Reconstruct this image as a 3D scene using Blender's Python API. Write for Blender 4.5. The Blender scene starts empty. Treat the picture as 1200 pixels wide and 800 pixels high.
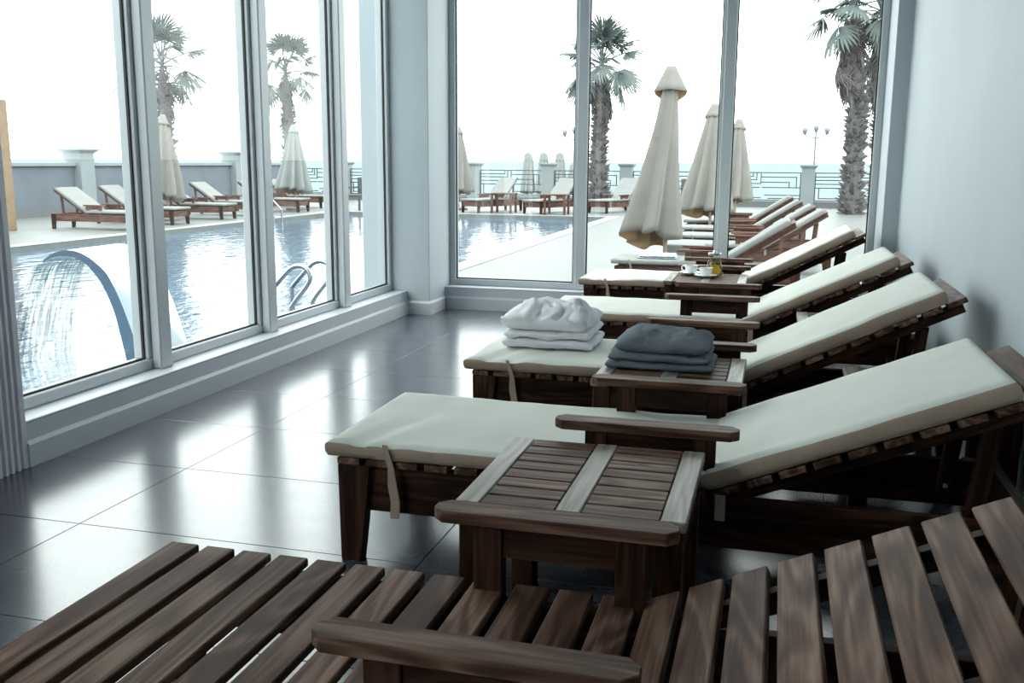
import bpy, bmesh, math, random
from mathutils import Vector, Matrix, noise
random.seed(7)
S = bpy.context.scene
C = S.collection
R = math.radians
PI = math.pi

# ------------------------------------------------------------------ camera
cam_d = bpy.data.cameras.new('camera'); cam = bpy.data.objects.new('camera', cam_d); C.objects.link(cam)
cam_d.sensor_width = 36.0; cam_d.lens = 33.99; cam_d.clip_start = 0.05; cam_d.clip_end = 9000
r_ = Vector((0.96460, 0.26364, 0.00645)); u_ = Vector((-0.05443, 0.17512, 0.98304)); f_ = Vector((-0.25803, 0.94859, -0.18327))
m = Matrix.Identity(4)
for k in range(3):
    m[k][0] = r_[k]; m[k][1] = u_[k]; m[k][2] = -f_[k]
m.translation = Vector((0, 0, 1.174))
cam.matrix_world = m
S.camera = cam

# ------------------------------------------------------------------ sky, exposure
SKY = 4.7
w = bpy.data.worlds.new('overcast_sky'); S.world = w; w.use_nodes = True
bg = w.node_tree.nodes['Background']
bg.inputs[0].default_value = (0.93, 1.0, 0.985, 1); bg.inputs[1].default_value = SKY
S.view_settings.view_transform = 'Standard'; S.view_settings.look = 'None'
S.view_settings.exposure = 0.13; S.view_settings.gamma = 1.0
S.cycles.use_denoising = True
S.cycles.max_bounces = 10; S.cycles.diffuse_bounces = 5; S.cycles.glossy_bounces = 5
S.cycles.transparent_max_bounces = 24; S.cycles.transmission_bounces = 8
S.cycles.caustics_reflective = False; S.cycles.caustics_refractive = False

# ------------------------------------------------------------------ materials
def mat(name, col=(.8, .8, .8), rough=.5, metal=0.0, spec=.5):
    mt = bpy.data.materials.new(name); mt.use_nodes = True
    b = mt.node_tree.nodes['Principled BSDF']
    b.inputs['Base Color'].default_value = (*col, 1); b.inputs['Roughness'].default_value = rough
    b.inputs['Metallic'].default_value = metal; b.inputs['Specular IOR Level'].default_value = spec
    return mt
class N:
    def __init__(s, mt): s.t = mt.node_tree; s.b = s.t.nodes.get('Principled BSDF')
    def n(s, typ, **kw):
        x = s.t.nodes.new(typ)
        for k, v in kw.items():
            if k.startswith('i_'): x.inputs[k[2:].replace('_', ' ')].default_value = v
            else: setattr(x, k, v)
        return x
    def l(s, a, b): s.t.links.new(a, b)
def ramp(n, stops):
    e = n.color_ramp.elements
    while len(e) < len(stops): e.new(.5)
    for k, (p, c) in enumerate(stops):
        e[k].position = p; e[k].color = (*c, 1)
def mottled(name, c1, c2, scale, rough=.6, bump=0.0, bscale=None, metal=0.0, coord='Object', detail=4, mapscale=(1, 1, 1), spec=.5):
    mt = mat(name, c1, rough, metal, spec); q = N(mt)
    tc = q.n('ShaderNodeTexCoord'); mp = q.n('ShaderNodeMapping'); mp.inputs['Scale'].default_value = mapscale
    q.l(tc.outputs[coord], mp.inputs[0])
    ns = q.n('ShaderNodeTexNoise'); ns.inputs['Scale'].default_value = scale; ns.inputs['Detail'].default_value = detail
    q.l(mp.outputs[0], ns.inputs['Vector'])
    rp = q.n('ShaderNodeValToRGB'); ramp(rp, [(.35, c1), (.65, c2)])
    q.l(ns.outputs['Fac'], rp.inputs[0]); q.l(rp.outputs[0], q.b.inputs['Base Color'])
    if bump:
        n2 = q.n('ShaderNodeTexNoise'); n2.inputs['Scale'].default_value = bscale or scale; n2.inputs['Detail'].default_value = 5
        q.l(mp.outputs[0], n2.inputs['Vector'])
        bp = q.n('ShaderNodeBump'); bp.inputs['Strength'].default_value = bump; bp.inputs['Distance'].default_value = .01
        q.l(n2.outputs['Fac'], bp.inputs['Height']); q.l(bp.outputs[0], q.b.inputs['Normal'])
    return mt
def wood(name, axis, dark, mid, light, rough=.55, ring=9.0):
    mt = mat(name, mid, rough, 0, .10); q = N(mt)
    tc = q.n('ShaderNodeTexCoord'); oi = q.n('ShaderNodeObjectInfo')
    mul = q.n('ShaderNodeMath', operation='MULTIPLY'); mul.inputs[1].default_value = 41.3
    q.l(oi.outputs['Random'], mul.inputs[0])
    cx = q.n('ShaderNodeCombineXYZ')
    for k in range(3): q.l(mul.outputs[0], cx.inputs[k])
    ad = q.n('ShaderNodeVectorMath', operation='ADD'); q.l(tc.outputs['Object'], ad.inputs[0]); q.l(cx.outputs[0], ad.inputs[1])
    def mapped(a, b):
        mp = q.n('ShaderNodeMapping'); sc = [a, a, a]; sc[axis] = b; mp.inputs['Scale'].default_value = sc
        q.l(ad.outputs[0], mp.inputs[0]); return mp
    m1 = mapped(7.0, 1.1); n1 = q.n('ShaderNodeTexNoise'); n1.inputs['Scale'].default_value = 1.0; n1.inputs['Detail'].default_value = 2.5
    n1.inputs['Distortion'].default_value = .5; q.l(m1.outputs[0], n1.inputs['Vector'])
    k1 = q.n('ShaderNodeMath', operation='MULTIPLY'); k1.inputs[1].default_value = ring * 6.283; q.l(n1.outputs['Fac'], k1.inputs[0])
    sn = q.n('ShaderNodeMath', operation='SINE'); q.l(k1.outputs[0], sn.inputs[0])
    m2 = mapped(130.0, 4.0); n2 = q.n('ShaderNodeTexNoise'); n2.inputs['Scale'].default_value = 1.0; n2.inputs['Detail'].default_value = 3
    q.l(m2.outputs[0], n2.inputs['Vector'])
    m3 = mapped(16.0, 2.0); n3 = q.n('ShaderNodeTexNoise'); n3.inputs['Scale'].default_value = 1.0; n3.inputs['Detail'].default_value = 2
    q.l(m3.outputs[0], n3.inputs['Vector'])
    a1 = q.n('ShaderNodeMath', operation='MULTIPLY_ADD'); a1.inputs[1].default_value = .15; q.l(sn.outputs[0], a1.inputs[0])
    a2 = q.n('ShaderNodeMath', operation='MULTIPLY_ADD'); a2.inputs[1].default_value = .7; a2.inputs[2].default_value = -.35; q.l(n2.outputs['Fac'], a2.inputs[0])
    q.l(n3.outputs['Fac'], a1.inputs[2])
    sm = q.n('ShaderNodeMath', operation='ADD'); q.l(a1.outputs[0], sm.inputs[0]); q.l(a2.outputs[0], sm.inputs[1])
    rp = q.n('ShaderNodeValToRGB'); ramp(rp, [(.25, dark), (.5, mid), (.8, light)])
    q.l(sm.outputs[0], rp.inputs[0])
    hv = q.n('ShaderNodeHueSaturation'); mr = q.n('ShaderNodeMapRange'); mr.inputs['To Min'].default_value = .82; mr.inputs['To Max'].default_value = 1.18
    q.l(oi.outputs['Random'], mr.inputs['Value']); q.l(mr.outputs[0], hv.inputs['Value'])
    q.l(rp.outputs[0], hv.inputs['Color']); q.l(hv.outputs[0], q.b.inputs['Base Color'])
    bp = q.n('ShaderNodeBump'); bp.inputs['Strength'].default_value = .25; bp.inputs['Distance'].default_value = .002
    q.l(sm.outputs[0], bp.inputs['Height']); q.l(bp.outputs[0], q.b.inputs['Normal'])
    return mt

WD, WM, WL = (.044, .021, .014), (.090, .046, .031), (.195, .120, .086)
M = {}
for ax, nm in enumerate('xyz'):
    M['wood_' + nm] = wood('stained_wood_' + nm, ax, WD, WM, WL)
    M['frame_' + nm] = wood('dark_frame_wood_' + nm, ax, (.009, .0038, .0023), (.024, .0098, .0056), (.055, .0235, .013))
    M['grey_wood_' + nm] = wood('weathered_wood_' + nm, ax, (.12, .10, .085), (.21, .185, .16), (.31, .28, .25), rough=.36)
    M['out_wood_' + nm] = wood('terrace_wood_' + nm, ax, (.05, .025, .019), (.09, .045, .034), (.13, .075, .06), rough=.6)
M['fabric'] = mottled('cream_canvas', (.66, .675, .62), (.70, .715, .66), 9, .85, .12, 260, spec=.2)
M['gusset'] = mottled('shaded_tan_canvas_side', (.33, .25, .19), (.38, .29, .225), 12, .9, .12, 260, spec=.2)  # tan sides, with their shade put into the colour as well
M['out_fabric'] = mottled('terrace_canvas', (0.1763, 0.1806, 0.1746), (0.1935, 0.1978, 0.1909), 6, .85, spec=.2)
M['out_white'] = mottled('terrace_white_canvas', (0.1763, 0.1849, 0.1823), (0.1935, 0.2021, 0.1995), 6, .85, spec=.2)
M['white_towel'] = mottled('white_terry', (.78, .78, .82), (.84, .84, .87), 14, .95, .5, 420, spec=.1)
M['grey_towel'] = mottled('grey_blue_terry', (.14, .172, .20), (.20, .235, .268), 10, .95, .6, 420, spec=.15)
M['paint'] = mottled('pale_blue_grey_paint', (.405, .458, .492), (.43, .482, .514), 2.0, .55, .04, 60)
M['trim'] = mat('white_trim_paint', (.50, .53, .57), .38)
M['pilaster'] = mat('grey_fluted_paint', (.64, .63, .67), .5)
M['alu'] = mat('grey_aluminium', (.49, .525, .545), .35, .1)
M['gasket'] = mat('black_rubber_gasket', (.012, .013, .016), .6)
M['ceiling'] = mat('ceiling_white', (.8, .8, .8), .8)
M['screw'] = mat('bright_steel', (.8, .8, .82), .2, 1.0)
# ------- glass: clear pane with fresnel reflection, lets daylight through
def thin_glass(name, tint=(.97, .985, .98), refl=1.0):
    mt = bpy.data.materials.new(name); mt.use_nodes = True; t = mt.node_tree; t.nodes.clear()
    o = t.nodes.new('ShaderNodeOutputMaterial'); mx = t.nodes.new('ShaderNodeMixShader')
    tr = t.nodes.new('ShaderNodeBsdfTransparent'); tr.inputs[0].default_value = (*tint, 1)
    gl = t.nodes.new('ShaderNodeBsdfGlossy'); gl.inputs['Roughness'].default_value = .0
    lw = t.nodes.new('ShaderNodeLayerWeight'); lw.inputs['Blend'].default_value = .5
    pw = t.nodes.new('ShaderNodeMath'); pw.operation = 'POWER'; pw.inputs[1].default_value = 5.0
    fr = t.nodes.new('ShaderNodeMath'); fr.operation = 'MULTIPLY_ADD'; fr.inputs[1].default_value = .3; fr.inputs[2].default_value = .014
    t.links.new(lw.outputs['Facing'], pw.inputs[0]); t.links.new(pw.outputs[0], fr.inputs[0])
    t.links.new(fr.outputs[0], mx.inputs[0]); t.links.new(tr.outputs[0], mx.inputs[1]); t.links.new(gl.outputs[0], mx.inputs[2])
    t.links.new(mx.outputs[0], o.inputs[0]); return mt
M['glass'] = thin_glass('window_glass')
M['jug_glass'] = thin_glass('jug_glass', (.93, .95, .94))
# ------- floor tile
def floor_mat():
    mt = mat('dark_slate_tile', (.05, .055, .07), .2); q = N(mt)
    tc = q.n('ShaderNodeTexCoord'); oi = q.n('ShaderNodeObjectInfo')
    cx = q.n('ShaderNodeCombineXYZ'); mu = q.n('ShaderNodeMath', operation='MULTIPLY'); mu.inputs[1].default_value = 57.0
    q.l(oi.outputs['Random'], mu.inputs[0]); q.l(mu.outputs[0], cx.inputs[0]); q.l(mu.outputs[0], cx.inputs[2])
    ad = q.n('ShaderNodeVectorMath', operation='ADD'); q.l(tc.outputs['Object'], ad.inputs[0]); q.l(cx.outputs[0], ad.inputs[1])
    mp = q.n('ShaderNodeMapping'); mp.inputs['Scale'].default_value = (1, 1.6, 1); q.l(ad.outputs[0], mp.inputs[0])
    n1 = q.n('ShaderNodeTexNoise'); n1.inputs['Scale'].default_value = 4; n1.inputs['Detail'].default_value = 8; n1.inputs['Roughness'].default_value = .65
    q.l(mp.outputs[0], n1.inputs['Vector'])
    rp = q.n('ShaderNodeValToRGB'); ramp(rp, [(.3, (.040, .045, .058)), (.7, (.085, .093, .115))]); q.l(n1.outputs['Fac'], rp.inputs[0])
    q.l(rp.outputs[0], q.b.inputs['Base Color'])
    n2 = q.n('ShaderNodeTexNoise'); n2.inputs['Scale'].default_value = 9; n2.inputs['Detail'].default_value = 7
    q.l(mp.outputs[0], n2.inputs['Vector'])
    mr = q.n('ShaderNodeMapRange'); mr.inputs['To Min'].default_value = .18; mr.inputs['To Max'].default_value = .25; q.l(n2.outputs['Fac'], mr.inputs['Value'])
    q.l(mr.outputs[0], q.b.inputs['Roughness'])
    bp = q.n('ShaderNodeBump'); bp.inputs['Strength'].default_value = .004; bp.inputs['Distance'].default_value = .001
    q.l(n1.outputs['Fac'], bp.inputs['Height']); q.l(bp.outputs[0], q.b.inputs['Normal'])
    q.b.inputs['IOR'].default_value = 1.95
    return mt
M['tile'] = floor_mat()
M['grout'] = mat('dark_grout', (.02, .021, .025), .8)
# ------- terrace
def paving():
    mt = mat('pale_terrace_paving', (.3, .3, .29), .5, 0, .12); q = N(mt)
    tc = q.n('ShaderNodeTexCoord')
    br = q.n('ShaderNodeTexBrick'); br.inputs['Scale'].default_value = 1.0
    br.inputs['Color1'].default_value = (0.1272, 0.1368, 0.1354, 1); br.inputs['Color2'].default_value = (0.1405, 0.1479, 0.1457, 1); br.inputs['Mortar'].default_value = (0.1109, 0.1169, 0.1169, 1)
    br.inputs['Mortar Size'].default_value = .006; br.inputs['Brick Width'].default_value = .6; br.inputs['Row Height'].default_value = .6; br.offset = 0
    q.l(tc.outputs['Object'], br.inputs['Vector']); q.l(br.outputs['Color'], q.b.inputs['Base Color'])
    return mt
M['paving'] = paving()
M['coping'] = mat('pale_pool_coping', (0.1849, 0.1961, 0.1944), .4)
M['pool_tile'] = mottled('blue_pool_tile', (.10, .19, .30), (.15, .26, .38), 8, .4)
M['terrace_white'] = mottled('white_render', (0.1892, 0.2150, 0.2253), (0.2064, 0.2322, 0.2408), 1.5, .8)
M['terrace_grey'] = mottled('grey_blue_panel', (0.0989, 0.1161, 0.1419), (0.1204, 0.1376, 0.1634), 1.2, .8)
M['plinth'] = mottled('grey_brown_plinth', (0.1032, 0.1075, 0.1161), (0.1204, 0.1247, 0.1333), 2, .8)
M['added_wing'] = mottled('dark_reflected_facade', (.022, .034, .058), (.03, .044, .07), .6, .6)  # kept dark for its reflection in the steel arch
M['rail_metal'] = mat('dark_railing_metal', (.035, .045, .055), .5, .3)
M['rail_steel'] = mat('brushed_rail_steel', (.30, .33, .37), .22, 1.0)
M['steel'] = mat('polished_steel', (.62, .65, .68), .07, 1.0)
M['canopy'] = mottled('beige_parasol_canvas', (0.1849, 0.1763, 0.1617), (0.2064, 0.1978, 0.1806), 5, .9, spec=.15)
M['canopy_in'] = mottled('peach_glow_canvas', (0.3612, 0.2322, 0.1333), (0.4042, 0.2666, 0.1548), 5, .9, spec=.1)  # light through the cloth, put into the inner face's colour
M['canopy_far'] = mottled('pale_parasol_canvas', (0.2064, 0.2193, 0.2150), (0.2236, 0.2365, 0.2322), 3, .9, spec=.15)
M['pole'] = mat('parasol_pole', (.24, .17, .13), .5)
M['tan_post'] = mottled('tan_wood_post', (0.1892, 0.1247, 0.0757), (0.2236, 0.1548, 0.0946), 6, .7)
M['trunk'] = mottled('palm_trunk', (0.0645, 0.0602, 0.0628), (0.1118, 0.1049, 0.1075), 14, .95, .6, 20)
M['boot'] = mottled('palm_leaf_base', (0.0731, 0.0662, 0.0688), (0.1290, 0.1204, 0.1221), 9, .95)
M['frond'] = mottled('hazed_palm_frond', (0.0559, 0.0731, 0.0705), (0.0860, 0.1075, 0.1032), 3, .6)  # haze put into the leaf colour: paler, greyer green
M['dry'] = mottled('dry_palm_frond', (0.0817, 0.0731, 0.0705), (0.1290, 0.1187, 0.1135), 5, .9)
M['wicker'] = mottled('dark_wicker', (.04, .042, .046), (.085, .088, .095), 60, .8)
M['lamp_globe'] = mat('frosted_lamp_globe', (0.1634, 0.1806, 0.1849), .5)
M['lamp_post'] = mat('grey_lamp_post', (.10, .12, .13), .5)
M['sand'] = mottled('pale_beach', (0.1806, 0.1978, 0.1978), (0.1978, 0.2150, 0.2150), .2, .9)
M['sea'] = mottled('pale_sea', (0.1290, 0.1634, 0.1720), (0.1419, 0.1763, 0.1849), .02, .9, mapscale=(1, 6, 1), spec=.1)
M['china'] = mat('white_china', (.82, .84, .84), .12)
M['tea'] = mat('dark_tea', (.10, .04, .015), .1)
M['lemon'] = mat('lemon_yellow', (.85, .62, .06), .4)
M['mint'] = mat('mint_green', (.07, .12, .03), .5)
M['infusion'] = thin_glass('pale_yellow_infusion', (.90, .82, .42))
M['book'] = mottled('blue_print_cloth', (.20, .27, .32), (.40, .42, .42), 30, .8)
def water_mat():
    mt = mat('pool_water', (.065, .11, .16), .03); q = N(mt)
    q.b.inputs['IOR'].default_value = 1.27
    tc = q.n('ShaderNodeTexCoord')
    mp = q.n('ShaderNodeMapping'); mp.inputs['Scale'].default_value = (1.0, .55, 1); q.l(tc.outputs['Object'], mp.inputs[0])
    n1 = q.n('ShaderNodeTexNoise'); n1.inputs['Scale'].default_value = 5.5; n1.inputs['Detail'].default_value = 4; n1.inputs['Distortion'].default_value = .4
    q.l(mp.outputs[0], n1.inputs['Vector'])
    bp = q.n('ShaderNodeBump'); bp.inputs['Strength'].default_value = .5; bp.inputs['Distance'].default_value = .03
    q.l(n1.outputs['Fac'], bp.inputs['Height']); q.l(bp.outputs[0], q.b.inputs['Normal'])
    return mt
M['water'] = water_mat()
def stream_mat():
    mt = bpy.data.materials.new('falling_water'); mt.use_nodes = True; t = mt.node_tree; t.nodes.clear()
    o = t.nodes.new('ShaderNodeOutputMaterial'); mx = t.nodes.new('ShaderNodeMixShader')
    tr = t.nodes.new('ShaderNodeBsdfTransparent'); tr.inputs[0].default_value = (.97, .985, .985, 1)
    pb = t.nodes.new('ShaderNodeBsdfPrincipled'); pb.inputs['Base Color'].default_value = (.24, .27, .28, 1); pb.inputs['Roughness'].default_value = .35
    uv = t.nodes.new('ShaderNodeTexCoord'); mp = t.nodes.new('ShaderNodeMapping'); mp.inputs['Scale'].default_value = (26, 2.4, 1)
    ns = t.nodes.new('ShaderNodeTexNoise'); ns.inputs['Scale'].default_value = 1; ns.inputs['Detail'].default_value = 4; ns.inputs['Distortion'].default_value = .6
    rp = t.nodes.new('ShaderNodeValToRGB'); ramp(rp, [(.40, (.03, .03, .03)), (.66, (.62, .62, .62))])
    t.links.new(uv.outputs['UV'], mp.inputs[0]); t.links.new(mp.outputs[0], ns.inputs['Vector']); t.links.new(ns.outputs['Fac'], rp.inputs[0])
    t.links.new(rp.outputs[0], mx.inputs[0]); t.links.new(tr.outputs[0], mx.inputs[1]); t.links.new(pb.outputs[0], mx.inputs[2])
    bp = t.nodes.new('ShaderNodeBump'); bp.inputs['Strength'].default_value = .5; t.links.new(ns.outputs['Fac'], bp.inputs['Height']); t.links.new(bp.outputs[0], pb.inputs['Normal'])
    t.links.new(mx.outputs[0], o.inputs[0]); return mt
M['stream'] = stream_mat()

# ------------------------------------------------------------------ helpers
def tag(o, label=None, cat=None, group=None, kind=None):
    if label: o['label'] = label
    if cat: o['category'] = cat
    if group: o['group'] = group
    if kind: o['kind'] = kind
    return o
def empty(name, loc=(0, 0, 0), rz=0.0, parent=None):
    o = bpy.data.objects.new(name, None); C.objects.link(o); o.empty_display_size = .1
    o.location = loc; o.rotation_euler = (0, 0, rz); o.parent = parent; return o
def link(name, me, mt=None, parent=None, loc=(0, 0, 0), rot=(0, 0, 0), scale=(1, 1, 1)):
    o = bpy.data.objects.new(name, me); C.objects.link(o)
    if mt is not None and not me.materials:
        for x in (mt if isinstance(mt, (list, tuple)) else [mt]): me.materials.append(x)
    o.parent = parent; o.location = loc; o.rotation_euler = rot; o.scale = scale; return o
def tomesh(bm, name, smooth=False, angle=None):
    bmesh.ops.recalc_face_normals(bm, faces=bm.faces)
    me = bpy.data.meshes.new(name); bm.to_mesh(me); bm.free()
    if smooth:
        for p in me.polygons: p.use_smooth = True
        if angle is not None: me.set_sharp_from_angle(angle=R(angle))
    return me
def bm_box(bm, a, b, bev=0.0, seg=1):
    vs = [bm.verts.new((x, y, z)) for x in (a[0], b[0]) for y in (a[1], b[1]) for z in (a[2], b[2])]
    fs = [bm.faces.new([vs[i] for i in q]) for q in ((0, 1, 3, 2), (4, 6, 7, 5), (0, 4, 5, 1), (2, 3, 7, 6), (0, 2, 6, 4), (1, 5, 7, 3))]
    if bev:
        es = list({e for f in fs for e in f.edges})
        bmesh.ops.bevel(bm, geom=es, offset=bev, segments=seg, affect='EDGES', profile=.5)
def box_me(name, a, b, bev=0.0, seg=1):
    bm = bmesh.new(); bm_box(bm, a, b, bev, seg); return tomesh(bm, name)
def box(name, a, b, mt, parent=None, bev=0.0, seg=1):
    """a box between two corners, its origin at its own centre"""
    c = [(a[k] + b[k]) / 2 for k in range(3)]
    me = box_me(name, [a[k] - c[k] for k in range(3)], [b[k] - c[k] for k in range(3)], bev, seg)
    return link(name, me, mt, parent, c)
def prism_me(name, poly, axis, a, b, bev=0.0):
    """polygon in the plane across AXIS swept from a to b"""
    bm = bmesh.new()
    def P(p, t):
        v = list(p); v.insert(axis, t); return v
    A = [bm.verts.new(P(p, a)) for p in poly]; B = [bm.verts.new(P(p, b)) for p in poly]
    bm.faces.new(A); bm.faces.new(B[::-1])
    n = len(poly)
    for i in range(n): bm.faces.new((A[i], B[i], B[(i + 1) % n], A[(i + 1) % n]))
    if bev: bmesh.ops.bevel(bm, geom=list(bm.edges), offset=bev, segments=1, affect='EDGES')
    return tomesh(bm, name)
def tube_me(name, pts, rad, n=10, closed=False):
    bm = bmesh.new(); pts = [Vector(p) for p in pts]; rings = []
    L = len(pts); prev = None
    for i, p in enumerate(pts):
        t = (pts[min(i + 1, L - 1)] - pts[max(i - 1, 0)]).normalized()
        if prev is None:
            ref = Vector((0, 0, 1)) if abs(t.z) < .9 else Vector((0, 1, 0)); s = t.cross(ref).normalized()
        else:
            s = (prev - t * prev.dot(t)).normalized()
        prev = s; v = t.cross(s); rr = rad[i] if isinstance(rad, (list, tuple)) else rad
        rings.append([bm.verts.new(p + (s * math.cos(2 * PI * k / n) + v * math.sin(2 * PI * k / n)) * rr) for k in range(n)])
    for a, b in zip(rings, rings[1:]):
        for k in range(n): bm.faces.new((a[k], a[(k + 1) % n], b[(k + 1) % n], b[k]))
    bm.faces.new(rings[0][::-1]); bm.faces.new(rings[-1])
    return tomesh(bm, name, True, 50)
def lathe_me(name, prof, n=24, cap=True):
    bm = bmesh.new(); rings = []
    for r, z in prof: rings.append([bm.verts.new((r * math.cos(2 * PI * k / n), r * math.sin(2 * PI * k / n), z)) for k in range(n)])
    for a, b in zip(rings, rings[1:]):
        for k in range(n): bm.faces.new((a[k], a[(k + 1) % n], b[(k + 1) % n], b[k]))
    if cap: bm.faces.new(rings[0][::-1]); bm.faces.new(rings[-1])
    return tomesh(bm, name, True, 40)
def copy_tree(o, parent=None):
    c = o.copy(); C.objects.link(c); c.parent = parent
    for ch in list(o.children): copy_tree(ch, c)
    return c
UNIT = box_me('unit_block', (-.5, -.5, -.5), (.5, .5, .5))
UB = {}
def bar(name, a, b, mt, parent):
    """thin plain bar from a shared block mesh"""
    if mt.name not in UB:
        UB[mt.name] = UNIT.copy(); UB[mt.name].materials.append(mt)
    return link(name, UB[mt.name], None, parent, [(a[k] + b[k]) / 2 for k in range(3)], (0, 0, 0), [max(abs(b[k] - a[k]), .001) for k in range(3)])

# ------------------------------------------------------------------ room
XW, YF, XR, ZC, YB = -2.745, 7.337, .78, 3.1, -4.2     # plinth face left, plinth face far, right wall, ceiling, back wall
fl = empty('floor'); tag(fl, kind='structure')
box('screed', (-3.0, YB - .2, -.12), (XR + .2, 7.62, -.004), M['grout'], fl)
TX, TY = 1.18, .6
tile_me = box_me('floor_tile', (-TX / 2 + .0014, -TY / 2 + .0014, -.004), (TX / 2 - .0014, TY / 2 - .0014, 0), .0008)
x0, y0 = -2.148, 2.523
for i in range(-1, 3):
    for j in range(-11, 9):
        if y0 + j * TY > 7.4: continue
        link('floor_tile', tile_me, M['tile'], fl, (x0 + (i + .5) * TX, y0 + (j + .5) * TY, 0))

wl = empty('wall_left'); tag(wl, kind='structure')
box('plinth', (-3.02, 2.968, -.12), (XW, 6.99, .168), M['trim'], wl)
box('window_sill', (-3.02, 2.968, .168), (XW - .002, 6.99, .178), M['trim'], wl, .003)
box('header', (-3.02, 2.968, 2.95), (XW, 6.99, ZC), M['paint'], wl)
box('wall_pier', (-3.02, 1.0, -.12), (XW - .05, 2.966, ZC), M['paint'], wl)
box('rear_plinth', (-3.02, YB, -.12), (XW, 1.0, .178), M['trim'], wl)
box('rear_header', (-3.02, YB, 2.95), (XW, 1.0, ZC), M['paint'], wl)
box('corner_column', (-3.11, 6.985, -.3), (-2.562, 7.62, ZC), M['paint'], wl, .004)
bl = empty('baseboard_left'); tag(bl, kind='structure')
def base_prof(s=1.0): return [(0, 0), (.016, 0), (.016, .088), (.010, .096), (.006, .103), (0, .103)]
def baseboard(name, parent, p0, p1, nx, ny):
    """board from p0 to p1 on the floor, standing out along (nx, ny)"""
    bm = bmesh.new(); pr = base_prof(); A = []; B = []
    for d, z in pr:
        A.append(bm.verts.new((p0[0] + nx * d, p0[1] + ny * d, z))); B.append(bm.verts.new((p1[0] + nx * d, p1[1] + ny * d, z)))
    bm.faces.new(A); bm.faces.new(B[::-1])
    for i in range(len(pr)): bm.faces.new((A[i], B[i], B[(i + 1) % len(pr)], A[(i + 1) % len(pr)]))
    return link(name, tomesh(bm, name), M['trim'], parent)
baseboard('board', bl, (XW, 2.968), (XW, 6.985), 1, 0)
baseboard('column_board', bl, (XW, 6.985), (-2.546, 6.985), 0, -1)
baseboard('column_side_board', bl, (-2.562, 6.985), (-2.562, YF), 1, 0)
bf = empty('baseboard_far'); tag(bf, kind='structure')
baseboard('board', bf, (-2.546, YF), (.68, YF), 0, -1)
wf = empty('wall_far'); tag(wf, kind='structure')
box('plinth', (-2.57, YF, -.12), (.70, 7.62, .168), M['trim'], wf)
box('window_sill', (-2.565, YF - .002, .168), (.685, 7.62, .178), M['trim'], wf, .003)
box('header', (-2.57, YF, 2.95), (.70, 7.62, ZC), M['paint'], wf)
box('corner_column', (.682, 6.97, -.12), (1.0, 7.62, ZC), M['paint'], wf, .003)
wr = empty('wall_right'); tag(wr, kind='structure')
box('wall_panel', (XR, YB, -.12), (XR + .2, 6.975, ZC), M['paint'], wr)
br = empty('baseboard_right'); tag(br, kind='structure')
baseboard('board', br, (XR, YB), (XR, 6.97), -1, 0)
wb = box('wall_back', (-3.02, YB - .2, -.12), (XR + .2, YB, ZC), M['paint']); tag(wb, kind='structure')
ce = box('ceiling', (-3.11, YB - .2, ZC), (1.0, 7.62, ZC + .2), M['ceiling']); tag(ce, kind='structure')
# fluted pilaster at the left edge of the glazing
def fluted():
    yA, yB_, xf = 2.255, 2.967, -2.735
    pts = []; n = 23; wd = (yB_ - .012 - yA) / n
    y = yB_
    pts.append((-2.86, yB_)); pts.append((xf, yB_)); y = yB_ - .012
    for k in range(n):
        pts += [(xf, y), (xf, y - wd * .42), (xf - .016, y - wd * .55), (xf - .016, y - wd * .87)]
        y -= wd
    pts += [(xf, y), (xf, yA - .01), (-2.86, yA - .01)]
    return prism_me('fluted_pilaster', pts, 2, 0.0, ZC)
pil = link('trim_1', fluted(), M['pilaster']); tag(pil, kind='structure')

# glazing
def window(name, horizontal, plane, cuts, jamb0, jamb1, zb, zt, nose, mull_w):
    """horizontal False: panes along Y at x = plane (room on +X); True: along X at y = plane (room on -Y)"""
    wnd = empty(name); tag(wnd, kind='structure')
    def P(u, d, z): return (u, plane - d, z) if horizontal else (plane + d, u, z)   # d towards the room
    def bx(nm, u0, u1, d0, d1, z0, z1, mt, bev=0.0):
        a, b = P(u0, d0, z0), P(u1, d1, z1)
        lo = [min(a[k], b[k]) for k in range(3)]; hi = [max(a[k], b[k]) for k in range(3)]
        return box(nm, lo, hi, mt, wnd, bev)
    fr = .05
    bx('bottom_rail', jamb0, jamb1, -.05, .035, zb, zb + fr, M['alu'], .004)
    bx('top_rail', jamb0, jamb1, -.05, .035, zt - fr, zt, M['alu'], .004)
    edges = [jamb0 + fr] + [c for c in cuts] + [jamb1 - fr]
    bx('jamb', jamb0, jamb0 + fr, -.05, .035, zb + fr, zt - fr, M['alu'], .004)
    bx('jamb', jamb1 - fr, jamb1, -.05, .035, zb + fr, zt - fr, M['alu'], .004)
    prev = jamb0 + fr
    for c in list(cuts) + [None]:
        end = (c - mull_w / 2) if c is not None else jamb1 - fr
        g = bx('pane', prev, end, -.012, .0, zb + fr, zt - fr, M['glass'])
        t = .009
        bx('gasket', prev, prev + t, .0, .012, zb + fr, zt - fr, M['gasket']); bx('gasket', end - t, end, .0, .012, zb + fr, zt - fr, M['gasket'])
        bx('gasket', prev + t, end - t, .0, .012, zb + fr, zb + fr + t, M['gasket']); bx('gasket', prev + t, end - t, .0, .012, zt - fr - t, zt - fr, M['gasket'])
        if c is not None:
            bx('mullion', c - mull_w * .5, c + mull_w * .5, -.05, .032, zb + fr, zt - fr, M['alu'], .004)
            bx('mullion_cover', c - mull_w * .30, c + mull_w * .5, .032, nose, zb - .001, zt, M['alu'], .006)
            prev = c + mull_w / 2
    return wnd
window('window_1', False, -2.905, [3.985, 5.03, 6.06], 2.968, 6.985, .178, 2.95, .085, .115)
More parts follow.
